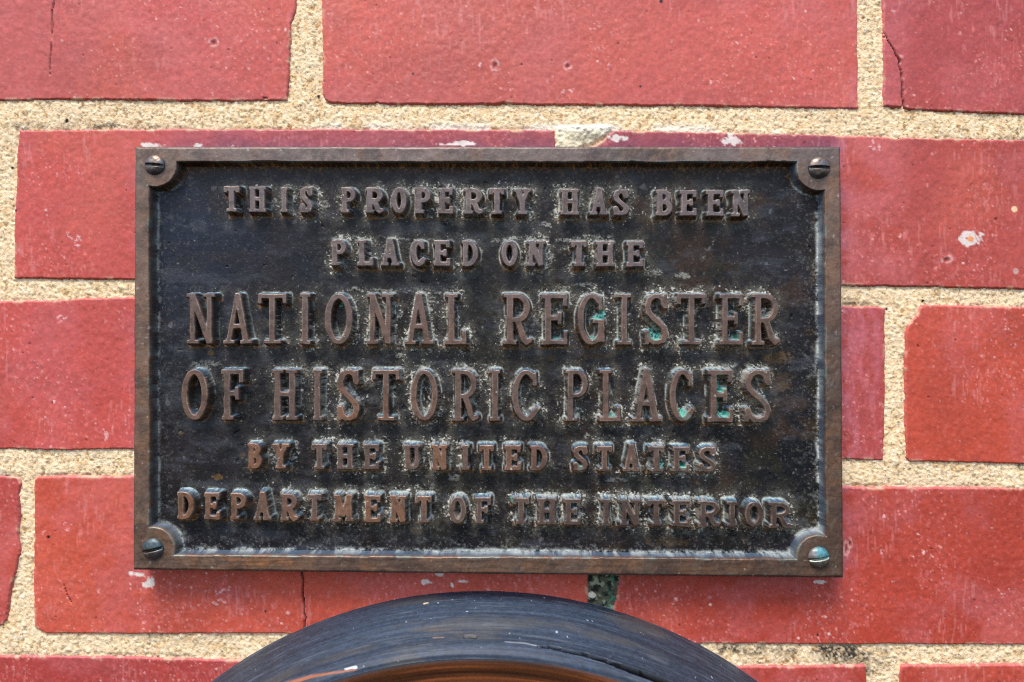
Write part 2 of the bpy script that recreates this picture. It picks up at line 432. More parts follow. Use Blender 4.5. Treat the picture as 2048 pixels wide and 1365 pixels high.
TLc, TRc, BRc, BLc = [np.array(at(x, y, HT)) for (x, y) in ((269, 293), (1682, 293), (1688, 1157), (265, 1141))]
STEP = 1.15
nu = int(np.linalg.norm(TRc - TLc)/STEP); nv = int(np.linalg.norm(BLc - TLc)/STEP)
U, V = np.meshgrid(np.linspace(0, 1, nu), np.linspace(0, 1, nv))
QX = (TLc[0]*(1-U) + TRc[0]*U)*(1-V) + (BLc[0]*(1-U) + BRc[0]*U)*V
QZ = (TLc[1]*(1-U) + TRc[1]*U)*(1-V) + (BLc[1]*(1-U) + BRc[1]*U)*V
IX, IY = img(QX, -HT, QZ)                 # measuring coordinates of the same points

def q_of(x, y, hh=HT):
    return at(x, y, hh)

# --- letters: strokes in a unit box; s stem, t thin bar, f serif, o curved side
def ell(cx, cy, rx, ry, a0, a1, n=20):
    return [(cx + rx*math.cos(math.radians(a0 + (a1-a0)*i/n)), cy + ry*math.sin(math.radians(a0 + (a1-a0)*i/n))) for i in range(n+1)]
G = {}
G['I'] = [('s', [(.5,0),(.5,1)]), ('f', [(0,0),(1,0)]), ('f', [(0,1),(1,1)])]
G['T'] = [('s', [(.5,0),(.5,1)]), ('t', [(0,1),(1,1)]), ('f', [(.2,0),(.8,0)]), ('f', [(0,1),(-.02,.86)]), ('f', [(1,1),(1.02,.86)])]
G['H'] = [('s', [(.16,0),(.16,1)]), ('s', [(.84,0),(.84,1)]), ('t', [(.16,.52),(.84,.52)]), ('f', [(0,0),(.36,0)]), ('f', [(0,1),(.36,1)]), ('f', [(.64,0),(1,0)]), ('f', [(.64,1),(1,1)])]
bowl = [(.16,1),(.5,1)] + ell(.5,.75,.5,.25,90,-90,14)[1:] + [(.16,.5)]
G['P'] = [('s', [(.16,0),(.16,1)]), ('f', [(-.02,0),(.46,0)]), ('f', [(-.02,1),(.3,1)]), ('o', bowl)]
bowlR = [(.16,1),(.46,1)] + ell(.46,.74,.46,.26,90,-90,14)[1:] + [(.16,.48)]
G['R'] = [('s', [(.16,0),(.16,1)]), ('f', [(-.02,0),(.36,0)]), ('f', [(-.02,1),(.3,1)]), ('o', bowlR), ('o', [(.5,.47),(.64,.3),(.78,.07),(.9,.0),(1.03,.03)])]
G['O'] = [('o', ell(.5,.5,.5,.5,0,360,40))]
G['E'] = [('s', [(.18,0),(.18,1)]), ('t', [(0,1),(1,1)]), ('t', [(.18,.52),(.72,.52)]), ('t', [(0,0),(1,0)]), ('f', [(1,1),(1,.82)]), ('f', [(.74,.61),(.74,.43)]), ('f', [(1,0),(1.02,.2)])]
G['F'] = [('s', [(.2,0),(.2,1)]), ('t', [(0,1),(1,1)]), ('t', [(.2,.53),(.74,.53)]), ('f', [(0,0),(.46,0)]), ('f', [(1,1),(1,.8)]), ('f', [(.76,.63),(.76,.43)])]
G['L'] = [('s', [(.24,0),(.24,1)]), ('f', [(0,1),(.5,1)]), ('t', [(0,0),(1,0)]), ('f', [(1,0),(1.0,.22)])]
G['A'] = [('t', [(.14,0),(.48,1)]), ('s', [(.84,0),(.5,1)]), ('t', [(.24,.33),(.74,.33)]), ('f', [(-.02,0),(.3,0)]), ('f', [(.68,0),(1.02,0)])]
G['N'] = [('t', [(.14,0),(.14,1)]), ('t', [(.86,0),(.86,1)]), ('s', [(.14,1),(.86,.02)]), ('f', [(-.03,0),(.33,0)]), ('f', [(-.03,1),(.2,1)]), ('f', [(.66,1),(1.03,1)])]
G['M'] = [('t', [(.1,0),(.14,1)]), ('s', [(.88,0),(.86,1)]), ('s', [(.14,1),(.48,.2)]), ('t', [(.48,.2),(.86,1)]), ('f', [(-.04,0),(.26,0)]), ('f', [(.72,0),(1.04,0)]), ('f', [(0,1),(.16,1)]), ('f', [(.84,1),(1,1)])]
G['D'] = [('s', [(.16,0),(.16,1)]), ('f', [(-.02,0),(.3,0)]), ('f', [(-.02,1),(.3,1)]), ('o', [(.16,1),(.42,1)] + ell(.42,.5,.58,.5,90,-90,22)[1:] + [(.16,0)])]
G['B'] = [('s', [(.16,0),(.16,1)]), ('f', [(-.02,0),(.3,0)]), ('f', [(-.02,1),(.3,1)]), ('o', [(.16,1),(.46,1)] + ell(.46,.77,.42,.23,90,-90,12)[1:] + [(.16,.54)]), ('o', [(.2,.54),(.5,.54)] + ell(.5,.27,.5,.27,90,-90,14)[1:] + [(.16,0)])]
G['C'] = [('o', ell(.52,.5,.52,.5,52,312,30)), ('f', [(.9,.94),(.92,.74)]), ('t', [(.84,.09),(1.0,.2)])]
G['G'] = [('o', ell(.52,.5,.52,.5,52,335,30)), ('f', [(.9,.94),(.92,.74)]), ('s', [(.95,.05),(.95,.44)]), ('f', [(.66,.46),(1.02,.46)])]
G['S'] = [('o', [(.95,.80),(.86,.94),(.66,1.0),(.4,1.0),(.16,.93),(.05,.78),(.12,.65),(.34,.54),(.62,.43),(.88,.31),(.97,.18),(.86,.05),(.6,0),(.36,.0),(.14,.07),(.04,.2)]), ('f', [(.95,1.0),(.96,.76)]), ('f', [(.03,.0),(.03,.22)])]
G['U'] = [('s', [(.16,1),(.16,.28)]), ('o', ell(.5,.26,.34,.26,180,360,16)), ('t', [(.84,.26),(.84,1)]), ('f', [(-.04,1),(.36,1)]), ('f', [(.66,1),(1.02,1)])]
G['Y'] = [('s', [(.5,0),(.5,.44)]), ('s', [(.5,.44),(.14,1)]), ('t', [(.5,.44),(.86,1)]), ('f', [(-.04,1),(.3,1)]), ('f', [(.7,1),(1.04,1)]), ('f', [(.24,0),(.76,0)])]

ROWS = [
 ('raised first line reading THIS PROPERTY HAS BEEN', 447, (373, 424), 1500, (381.5, 433), 'small', [('T',447,478),('H',496,532),('I',559,576),('S',599,625),('P',681,710),('R',731,766),('O',783,812),('P',830,860),('E',877,906),('R',928,965),('T',979,1009),('Y',1028,1062),('H',1121,1159),('A',1179,1217),('S',1226,1258),('B',1312,1344),('E',1360,1394),('E',1413,1448),('N',1463,1501)]),
 ('raised second line reading PLACED ON THE', 662, (480, 532), 1286, (483.5, 533.5), 'small', [('P',662,691),('L',713,746),('A',761,799),('C',822,851),('E',867,900),('D',923,955),('O',1003,1035),('N',1054,1090),('T',1143,1174),('H',1191,1230),('E',1253,1287)]),
 ('large raised line reading NATIONAL REGISTER', 373, (588, 688), 1559, (588.5, 690.5), 'large', [('N',373,429),('A',445,504),('T',515,572),('I',598,621),('O',650,704),('N',734,787),('A',809,867),('L',890,933),('R',1008,1062),('E',1084,1135),('G',1156,1210),('I',1234,1264),('S',1288,1337),('T',1355,1412),('E',1439,1487),('R',1505,1560)]),
 ('large raised line reading OF HISTORIC PLACES', 363, (740, 840), 1544, (741, 845), 'large', [('O',363,414),('F',442,486),('H',543,595),('I',624,645),('S',673,719),('T',744,799),('O',822,875),('R',905,955),('I',979,1001),('C',1025,1078),('P',1131,1175),('L',1199,1242),('A',1265,1323),('C',1341,1389),('E',1416,1466),('S',1489,1544)]),
 ('raised fifth line reading BY THE UNITED STATES', 495, (888, 938), 1432, (895, 944.5), 'small', [('B',495,522),('Y',543,578),('T',623,654),('H',672,708),('E',726,758),('U',807,842),('N',863,895),('I',921,940),('T',958,988),('E',1009,1042),('D',1060,1094),('S',1146,1176),('T',1194,1225),('A',1246,1281),('T',1297,1329),('E',1345,1379),('S',1397,1433)]),
 ('raised bottom line reading DEPARTMENT OF THE INTERIOR', 353, (985, 1039), 1581, (1006, 1057), 'small', [('D',353,386),('E',407,439),('P',460,491),('A',506,542),('R',560,595),('T',614,643),('M',666,706),('E',728,761),('N',779,813),('T',833,863),('O',899,932),('F',949,982),('T',1026,1058),('H',1074,1114),('E',1128,1162),('I',1203,1222),('N',1240,1282),('T',1296,1331),('E',1345,1381),('R',1397,1440),('I',1453,1476),('O',1491,1527),('R',1538,1583)]),
]
HW = {'small': {'s': 5.3, 't': 4.2, 'f': 3.2, 'o': 4.9}, 'large': {'s': 5.7, 't': 4.6, 'f': 3.5, 'o': 5.2}}

def smin(a, b, k):
    hh = np.clip(0.5 + 0.5*(b-a)/k, 0, 1)
    return b*(1-hh) + a*hh - k*hh*(1-hh)

GX0, GX1 = IX.min(), IX.max(); GY0, GY1 = IY.min(), IY.max()
MX = IX + (fbm(IX, IY, 14, 201, 2) - 0.5)*1.5      # hand-cut wobble of the outlines
MY = IY + (fbm(IX, IY, 14, 202, 2) - 0.5)*1.5
LD = np.full(IX.shape, 60.0)                        # distance to the nearest letter outline
LROW = np.full(IX.shape, -1)
LHUE = np.zeros(IX.shape)
rng = np.random.default_rng(5)
for ri, (label, xa, ya, xb, yb, size, letters) in enumerate(ROWS):
    hw = HW[size]
    for (ch, x0, x1) in letters:
        t = ((x0+x1)/2 - xa)/(xb - xa)
        y0 = ya[0]*(1-t) + yb[0]*t; y1 = ya[1]*(1-t) + yb[1]*t
        if ch == 'A': y0 -= 4 if size == 'small' else 2
        i0 = max(int((x0 - 60 - GX0)/STEP*0.97) - 20, 0); i1 = int((x1 + 60 - GX0)/STEP*1.03) + 20
        j0 = max(int((y0 - 60 - GY0)/STEP*0.95) - 20, 0); j1 = int((y1 + 60 - GY0)/STEP*1.03) + 20
        sl = (slice(j0, j1), slice(i0, i1))
        ax, ay = MX[sl], MY[sl]
        d = None
        inx, iny = hw['t'], hw['f']
        k_h = 1.0 + rng.uniform(-0.05, 0.08)
        for kind, pts in G[ch]:
            r = hw[kind]*k_h
            ox = hw['o'] if kind == 'o' and ch in 'OCGS' else inx
            oy = {'f': iny, 't': hw['t'], 'o': hw['o']*0.86}.get(kind, 0)
            wx = [x0 + ox + u*(x1 - x0 - 2*ox) for u, v in pts]
            if kind == 's': wy = [y1 - min(max(v, 0.03), 0.97)*(y1 - y0) for u, v in pts]
            else: wy = [y1 - oy - v*(y1 - y0 - 2*oy) for u, v in pts]
            ds = None
            if kind != 'o':                          # straight strokes are cut square
                ext = {'s': 0.0, 't': r*0.85, 'f': r*0.95}[kind]
                L = math.hypot(wx[1]-wx[0], wy[1]-wy[0]) + 1e-6
                tx, ty = (wx[1]-wx[0])/L, (wy[1]-wy[0])/L
                mxx, myy = ax - (wx[0]+wx[1])/2, ay - (wy[0]+wy[1])/2
                qa = np.abs(mxx*tx + myy*ty) - (L/2 + ext) + 0.9
                qp = np.abs(-mxx*ty + myy*tx) - r + 0.9
                ds = np.hypot(np.maximum(qa, 0), np.maximum(qp, 0)) + np.minimum(np.maximum(qa, qp), 0) - 0.9
            for i in range(len(wx)-1 if kind == 'o' else 0):
                dd, tt = seg_dist(ax, ay, wx[i], wy[i], wx[i+1], wy[i+1])
                rr = r
                if kind == 'o':                      # curved strokes are heavier on their upright runs
                    L = math.hypot(wx[i+1]-wx[i], wy[i+1]-wy[i]) + 1e-6
                    rr = r*(0.80 + 0.28*abs(wy[i+1]-wy[i])/L)
                dd = dd - rr
                ds = dd if ds is None else np.minimum(ds, dd)
            d = ds if d is None else smin(d, ds, 2.0)
        win = d < LD[sl]
        LD[sl] = np.where(win, d, LD[sl])
        LROW[sl] = np.where(win & (d < 9), ri, LROW[sl])
        LHUE[sl] = np.where(win & (d < 9), rng.uniform(0, 1), LHUE[sl])

# --- rim outline: distance to the inner edge, positive on the rim
left = 297 + (IY-300)*0.001; right_ = 1649.5 + (IY-300)*0.0055
top_ = 323 + (IX-300)*0.0006; bot = 1111 + (IX-300)*0.0065
rect = np.maximum(np.maximum(left - MX, MX - right_), np.maximum(top_ - MY, MY - bot))     # >0 on the rim
SCREWS = [(310, 331, 42, 4, 20), (1638, 336, 45, 2, 21), (306, 1098, 43, -12, 21), (1637, 1115, 44, -9, 20)]
RD = rect
for (x, y, r, a, rs) in SCREWS:
    RD = -smin(-RD, -(r - np.hypot(MX-x, MY-y)), 3.0) if False else np.maximum(RD, r - np.hypot(MX-x, MY-y))
RDIST = -RD + (fbm(IX, IY, 60, 360, 3) - 0.5)*3.0                                          # distance into the field from the rim's face edge
outer = np.minimum(np.minimum(U, 1-U)*1412, np.minimum(V, 1-V)*852)

fade = lambda d: 1.0 - np.clip((d + 0.2)/4.8, 0, 1)**1.15
field_h = HF + (fbm(IX, IY, 120, 211, 3) - 0.5)*1.6 + (fbm(IX, IY, 10, 212, 3) - 0.5)*0.7

# crust of lime, dust and corrosion that has gathered round the letters
near = np.exp(-(np.maximum(LD, 0)/17.0)**1.4)
dens = smooth(0.28, 0.60, fbm(IX, IY, 60, 221, 3))
side = 0.40 + 0.60*smooth(430, 720, IX)
g_fine = fbm(IX, IY, 4.4, 222, 3, 0.75)
g_mid = fbm(IX, IY, 17, 223, 3, 0.6)
salt = fbm(IX, IY, 3.2, 226, 2, 0.8)
bright = noise(IX, IY, 5.0, 227)
amount = np.clip(near*side*(0.42 + 0.85*dens)*(0.6 + 0.95*g_mid), 0, 1)
film = np.clip(amount*1.3, 0, 1)*smooth(0.34, 0.62, 0.6*g_mid + 0.4*g_fine)
crust = smooth(0.0, 0.20, salt - (0.88 - 0.48*amount))*smooth(0.05, 0.2, near)
base_line = np.exp(-((LD - 5.2)/1.5)**2)*smooth(0.36, 0.6, fbm(IX, IY, 20, 224, 3))
base_line *= 0.40 + 0.75*smooth(400, 900, IX)
# the same along the foot of the rim: heavy on the right and bottom, thin on the left
foot = np.exp(-((RDIST - 6.0 - 3*(fbm(IX, IY, 30, 228, 3) - 0.5))/(2.2 + 2.6*noise(IX, IY, 24, 229)))**2)
foot_w = np.where(IX > 1560, 0.95, np.where(IX < 400, 0.40, 0.0)); foot_w = np.maximum(foot_w, 0.95*smooth(1040, 1085, IY)); foot_w = foot_w*smooth(345, 372, IY)
foot = foot*foot_w*smooth(0.38, 0.60, fbm(IX, IY, 26, 225, 5, 0.8))
footdust = np.exp(-np.maximum(RDIST, 0)/20.0)*foot_w*smooth(0.56, 0.74, g_fine*0.7 + 0.3*g_mid + 0.05)

def ib(x, y, rx, ry, seed, sc=9, lo=0.42, hi=0.6):
    q = np.hypot((IX-x)/rx, (IY-y)/ry)
    return smooth(lo, hi, fbm(IX, IY, sc, seed, 3, 0.6) + 0.25 - 0.42*q*q)
def il(pts, w0, w1, seed, sc=7):
    x = IX + (fbm(IX, IY, 16, seed+50, 2)-0.5)*6; y = IY + (fbm(IX, IY, 16, seed+51, 2)-0.5)*6
    return line_mask(x, y, pts, w0, w1, 3.0)*smooth(0.36, 0.6, fbm(IX, IY, sc, seed, 3, 0.7))
white = np.zeros(IX.shape)
for (x, y, rx, ry, sd, a) in [(1368,549,22,9,231,.55),(1100,512,12,12,232,.5),(1160,568,50,6,233,.5),(800,712,13,8,234,.7),(797,630,9,10,235,.8),(865,600,14,9,236,.7),(1055,640,26,22,237,.35),
                              (1090,445,12,7,238,.7),(575,905,20,26,239,.8),(545,915,22,24,240,.7),(1225,1020,22,24,241,.45),(1235,965,30,5,242,.35),(1315,545,14,10,243,.5),(1550,640,12,20,244,.2),
                              (1130,575,20,6,245,.5),(1175,875,7,7,246,.5),(640,405,14,12,247,.5),(535,400,16,14,248,.45),(560,405,8,14,249,.4),(1270,1030,10,20,250,.4),(905,960,16,8,251,.3),(400,730,36,9,252,.4)]:
    white = np.maximum(white, a*ib(x, y, rx, ry, sd, 8))
for (pts, w0, w1, sd, a) in [([(985,479),(1010,478),(1050,471),(1090,472),(1128,479),(1170,470),(1230,471)], 5, 2.5, 261, .85), ([(690,577),(760,581),(820,579),(880,584)], 3, 3, 262, .7),
                             ([(1408,522),(1425,498),(1445,462)], 1.5, 3, 263, .35), ([(368,735),(395,725),(430,727)], 2, 2, 264, .5), ([(700,470),(760,471),(830,478)], 1.5, 2.5, 265, .5),
                             ([(1480,890),(1490,905)], 1, 1, 266, .4), ([(920,730),(1000,733)], 2, 2, 267, .5), ([(1420,738),(1500,730),(1540,738)], 3, 3, 268, .6), ([(850,477),(905,480)], 2, 2, 269, .5)]:
    white = np.maximum(white, a*il(pts, w0, w1, sd))
spots = flecks(IX, IY, 16, 0.16, 0.4, 1.9, 271)*0.38 + flecks(IX, IY, 40, 0.25, 1.5, 5.5, 275)*0.18*smooth(0.3, 0.7, dens)
pepper = smooth(0.62, 0.80, g_fine)*0.22

ochre = np.zeros(IX.shape)
for (x, y, rx, ry, sd, a) in [(1560,715,40,16,281,.6),(1545,775,48,14,282,.55),(1475,708,40,14,283,.5),(1540,760,60,40,284,.3),(1195,712,30,10,285,.4),(1105,715,14,8,286,.4),(745,712,8,14,287,.4),(425,959,13,8,288,.8),
                              (475,915,7,7,289,.5),(350,870,8,6,290,.6),(405,672,14,16,291,.7),(412,706,8,6,292,.7),(625,625,12,12,293,.4),(905,740,0.1,0.1,294,0),(825,1068,40,8,295,.3),(1340,1090,50,14,296,.3),(620,412,16,9,297,.6)]:
    ochre = np.maximum(ochre, a*ib(x, y, rx+.1, ry+.1, sd, 7))

verd = np.zeros(IX.shape)
for (x, y, rx, ry, sd, a) in [(1201,634,15,6,301,1),(1208,626,7,7,302,1),(1309,673,16,9,303,.95),(1303,663,9,8,304,.7),(1373,832,14,9,305,1),(1366,822,6,9,306,.9),(1450,829,13,7,307,.95),(1445,780,12,5,308,.7),(1442,765,3,26,309,.5),
                              (1441,812,3,20,310,.6),(1160,935,8,8,311,.9),(1326,933,5,10,312,.9),(1367,934,8,9,313,1),(677,608,6,6,314,.5),(1222,833,12,6,315,.4),(1475,675,6,8,316,.3),(1190,676,10,5,317,.4),(1525,800,14,16,318,.22),(1024,1003,5,8,319,.5),(1112,676,10,4,320,.35)]:
    verd = np.maximum(verd, a*ib(x, y, rx, ry, sd, 8, 0.36, 0.5))
verd_side = verd

# tone of the field
p = np.broadcast_to(lin(27, 26, 30), IX.shape + (3,)).copy()
p = mix(p, lin(28, 38, 54), 0.85*smooth(760, 380, IX)*smooth(860, 480, IY))  # bluish sheen painted into the upper left of the field
p = mix(p, lin(38, 31, 28), 0.6*smooth(0.45, 0.7, fbm(IX, IY, 130, 331, 4)))
p = mix(p, lin(15, 17, 23), 0.7*smooth(0.46, 0.70, fbm(IX, IY, 90, 332, 4))*smooth(500, 1100, IX + 0.6*IY - 300))
p = mix(p, lin(44, 40, 46), 0.5*smooth(0.45, 0.66, fbm(IX*0.6, IY*1.3, 44, 333, 4, 0.6)))
p = mix(p, lin(46, 44, 28), 0.45*smooth(0.54, 0.72, fbm(IX, IY, 66, 334, 4, 0.6))*smooth(600, 1000, IX))
p *= 0.86
p = mix(p, lin(104, 80, 44), 0.75*ochre)
p = mix(p, lin(40, 34, 26), 0.6*near*side)
p = mix(p, lin(72, 76, 84), 0.34*smooth(0.52, 0.74, fbm(IX*0.45, IY*1.2, 30, 336, 5, 0.6)))
p = mix(p, lin(66, 46, 26), 0.40*smooth(0.52, 0.72, fbm(IX*0.8, IY, 58, 337, 4, 0.6))*smooth(900, 1400, IX))
p = mix(p, lin(120, 114, 102), pepper)
p = mix(p, lin(92, 91, 82), 0.6*film)
p = mix(p, lin(112, 110, 100), 0.85*crust)
p = mix(p, lin(208, 206, 194), 0.75*crust*smooth(0.45, 0.72, bright))
p = mix(p, lin(190, 188, 178), 0.6*base_line)
p = mix(p, lin(168, 170, 162), 0.8*white*smooth(0.34, 0.58, salt))
p = mix(p, lin(150, 150, 150), spots)
p = mix(p, lin(186, 194, 190), 0.85*foot)
p = mix(p, lin(150, 152, 146), 0.55*footdust)
# brown tarnish below the letters and under the rim's upper edge
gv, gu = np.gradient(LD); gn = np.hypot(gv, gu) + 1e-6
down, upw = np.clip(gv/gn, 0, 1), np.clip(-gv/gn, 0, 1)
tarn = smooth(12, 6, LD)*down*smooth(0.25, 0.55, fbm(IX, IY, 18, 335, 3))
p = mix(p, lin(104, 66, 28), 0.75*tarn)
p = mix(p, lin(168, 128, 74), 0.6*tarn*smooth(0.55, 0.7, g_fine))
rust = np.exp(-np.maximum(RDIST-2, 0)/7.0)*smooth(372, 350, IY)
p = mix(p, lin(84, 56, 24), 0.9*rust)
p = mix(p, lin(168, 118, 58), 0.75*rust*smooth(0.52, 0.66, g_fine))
p = mix(p, lin(58, 88, 78), 0.85*smooth(0.0, 0.5, verd))
p = mix(p, lin(96, 192, 176), 0.95*verd*smooth(0.34, 0.5, salt))
p = mix(p, lin(166, 212, 202), 0.85*verd*smooth(0.52, 0.64, salt))
pr = 0.46 + 0.4*np.clip(crust + white + foot + verd + ochre, 0, 1) + 0.1*(g_mid-0.5)
ps = tone_surf(IX.shape, np.clip(pr, 0.3, 0.95), 0.0, 0.8)
relief = 1.1*crust + 1.0*white + 1.0*foot + 1.2*verd
# pits in the casting
pits = flecks(IX, IY, 70, 0.35, 1.0, 4.5, 341)
fh = field_h + relief*(0.4 + g_fine) - 1.6*pits*(LD > 8)

plaque = thing('plaque', 'weathered dark bronze plaque with raised serif lettering screwed to the brick wall', 'plaque')
keepv = (LD > -3) & (RDIST > -3)
kf = keepv[:-1, :-1] | keepv[1:, 1:]
grid_object('background_panel', QX, -fh, QZ, M_FIELD, plaque, kf, p, ps)

# letters, one part per line
lh = HF - 1.5 + (HT - HF + 1.5)*fade(LD) - np.maximum(LD - 5.4, 0)*1.2
lh += (fbm(IX, IY, 16, 351, 3) - 0.5)*0.9
lc = np.broadcast_to(lin(128, 108, 100), IX.shape + (3,)).copy()
warm = smooth(700, 860, IY)*smooth(1300, 800, IX)
lc = mix(lc, lin(172, 122, 88), (0.12 + 0.55*warm)*smooth(0.35, 0.75, LHUE*0.6 + 0.5*fbm(IX, IY, 50, 352, 3)))
lc = mix(lc, lin(136, 126, 128), 0.85*smooth(660, 520, IY))
lc = mix(lc, lin(86, 74, 68), 0.75*smooth(850, 1060, IY)*smooth(800, 1300, IX))
lc *= np.array([0.62, 0.58, 0.55])
lc = mix(lc, lin(60, 52, 46), 0.45*smooth(0.5, 0.7, fbm(IX, IY, 14, 353, 3)))
lc = mix(lc, lin(160, 140, 120), 0.45*smooth(-2.6, -0.8, LD)*smooth(1.2, -0.2, LD)*smooth(0.4, 0.6, fbm(IX, IY, 20, 354, 2)))
lc = mix(lc, lin(200, 190, 180), 0.8*flecks(IX, IY, 30, 0.14, 0.8, 2.4, 355))
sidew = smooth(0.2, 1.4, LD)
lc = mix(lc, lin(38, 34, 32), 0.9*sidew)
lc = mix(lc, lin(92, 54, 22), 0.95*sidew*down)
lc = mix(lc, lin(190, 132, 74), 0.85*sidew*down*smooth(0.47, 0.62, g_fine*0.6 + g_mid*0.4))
lc = mix(lc, lin(58, 88, 112), 0.85*smooth(-0.6, 0.8, LD)*upw*smooth(0.2, 0.7, upw))  # upward sides: blue patina with the sky's reflection painted in
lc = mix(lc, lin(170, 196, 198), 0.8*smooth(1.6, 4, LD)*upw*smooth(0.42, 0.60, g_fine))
lc = mix(lc, lin(160, 156, 146), 0.7*sidew*crust)
lc = mix(lc, lin(150, 176, 174), 0.8*smooth(1.6, 3.6, LD)*base_line)
lc = mix(lc, lin(96, 184, 168), 0.92*verd*smooth(-1.0, 1.5, LD))
lc = mix(lc, lin(96, 150, 140), 0.2*verd)
lr = 0.44 + 0.35*np.clip(sidew*0.6 + crust + verd, 0, 1)
lm = 0.35*(1 - sidew)*(1 - verd)
lsf = tone_surf(IX.shape, np.clip(lr, 0.3, 0.9), lm, 0.7)
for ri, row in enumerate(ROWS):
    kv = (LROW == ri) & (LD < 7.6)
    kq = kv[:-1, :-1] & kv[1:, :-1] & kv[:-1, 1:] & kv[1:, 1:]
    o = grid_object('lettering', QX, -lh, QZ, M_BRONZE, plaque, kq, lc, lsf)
    o['label'] = row[0]

# rim with its four corner ears; the outer edge goes back to the wall
rh = HF - 1.5 + (HT - HF + 1.5)*fade(RDIST) - np.maximum(RDIST - 5.4, 0)*1.2
rh -= 3.6*np.clip(1 - outer/(5.5 + 4*(fbm(IX, IY, 30, 370, 3) - 0.5)), 0, 1)**2
rh += (fbm(IX, IY, 44, 361, 4) - 0.5)*2.6 + (fbm(IX, IY, 7, 362, 2) - 0.5)*0.5
rc = np.broadcast_to(lin(140, 116, 102), IX.shape + (3,)).copy()
rc = mix(rc, lin(132, 120, 120), 0.8*smooth(345, 310, IY)*smooth(340, 480, IX))
rc = mix(rc, lin(96, 84, 80), 0.5*smooth(0.45, 0.7, fbm(IX*0.5, IY*0.5, 40, 363, 4)))
rc = mix(rc, lin(104, 84, 74), 0.7*smooth(700, 1500, IX)*smooth(400, 900, IY))
rc = mix(rc, lin(156, 118, 88), 0.45*smooth(0.48, 0.72, fbm(IX, IY, 60, 364, 4)))
rc = mix(rc, lin(196, 134, 84), 0.75*smooth(1112, 1122, IY)*smooth(1146, 1130, IY)*smooth(320, 400, IX)*smooth(700, 480, IX)*smooth(0.3, 0.6, fbm(IX*0.3, IY*2, 18, 365, 3)))
streak = fbm(IX*0.12, IY*1.6, 7, 366, 3)
rc = mix(rc, lin(70, 62, 60), 0.4*smooth(0.45, 0.65, streak)*smooth(1100, 1120, IY))
rc = mix(rc, lin(150, 142, 138), 0.35*smooth(0.5, 0.62, fbm(IX*0.25, IY, 12, 367, 3))*smooth(330, 315, IY))
rc = mix(rc, lin(196, 192, 192), 0.7*flecks(IX, IY, 18, 0.26, 0.6, 3.0, 368))
rc = mix(rc, lin(70, 76, 86), 0.7*np.clip(1 - outer/5, 0, 1))
rc *= np.array([0.68, 0.62, 0.56])
rc = mix(rc, lin(60, 54, 52), 0.45*smooth(0.52, 0.70, fbm(IX, IY, 22, 369, 4, 0.65)))
rc = mix(rc, lin(106, 98, 88), 0.35*smooth(0.54, 0.70, fbm(IX, IY, 34, 372, 5, 0.65)))
rc = mix(rc, lin(120, 132, 126), 0.55*smooth(-5, -0.5, RDIST)*smooth(0.48, 0.66, fbm(IX, IY, 26, 373, 4, 0.6)))
for (sx_, sy_, sr_, _a, rs_) in SCREWS:
    rc = mix(rc, lin(46, 42, 40), 0.6*np.exp(-np.maximum(np.hypot(IX-sx_, IY-sy_) - rs_, 0)/5.0)*smooth(0.35, 0.6, fbm(IX, IY, 10, 374, 3)))
rc = mix(rc, lin(140, 124, 110), 0.22*smooth(0.71, 0.76, fbm(IX*0.9 + IY*0.4, IY*0.25 - IX*0.1, 5, 375, 2, 0.6)))
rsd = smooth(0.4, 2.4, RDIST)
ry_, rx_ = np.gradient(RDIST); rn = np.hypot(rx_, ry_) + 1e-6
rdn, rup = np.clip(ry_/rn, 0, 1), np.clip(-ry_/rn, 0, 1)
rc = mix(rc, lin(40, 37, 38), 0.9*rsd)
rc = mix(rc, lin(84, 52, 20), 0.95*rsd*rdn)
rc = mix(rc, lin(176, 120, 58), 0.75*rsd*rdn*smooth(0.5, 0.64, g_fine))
rc = mix(rc, lin(54, 74, 96), 0.85*rsd*rup*(0.6 + 0.8*fbm(IX, IY, 12, 371, 3)))  # sky reflection painted as blue on the rim's up-facing slope
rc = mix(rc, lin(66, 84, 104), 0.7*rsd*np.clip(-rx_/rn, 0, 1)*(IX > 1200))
rc = mix(rc, lin(168, 176, 176), 0.8*foot*rsd)
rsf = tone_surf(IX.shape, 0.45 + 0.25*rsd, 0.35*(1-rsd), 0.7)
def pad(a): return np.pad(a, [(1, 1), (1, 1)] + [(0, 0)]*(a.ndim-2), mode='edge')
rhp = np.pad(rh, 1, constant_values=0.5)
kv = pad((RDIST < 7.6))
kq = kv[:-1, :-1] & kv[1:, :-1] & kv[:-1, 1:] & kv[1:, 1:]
grid_object('rim', pad(QX), -rhp, pad(QZ), M_BRONZE, plaque, kq, pad(rc), pad(rsf))

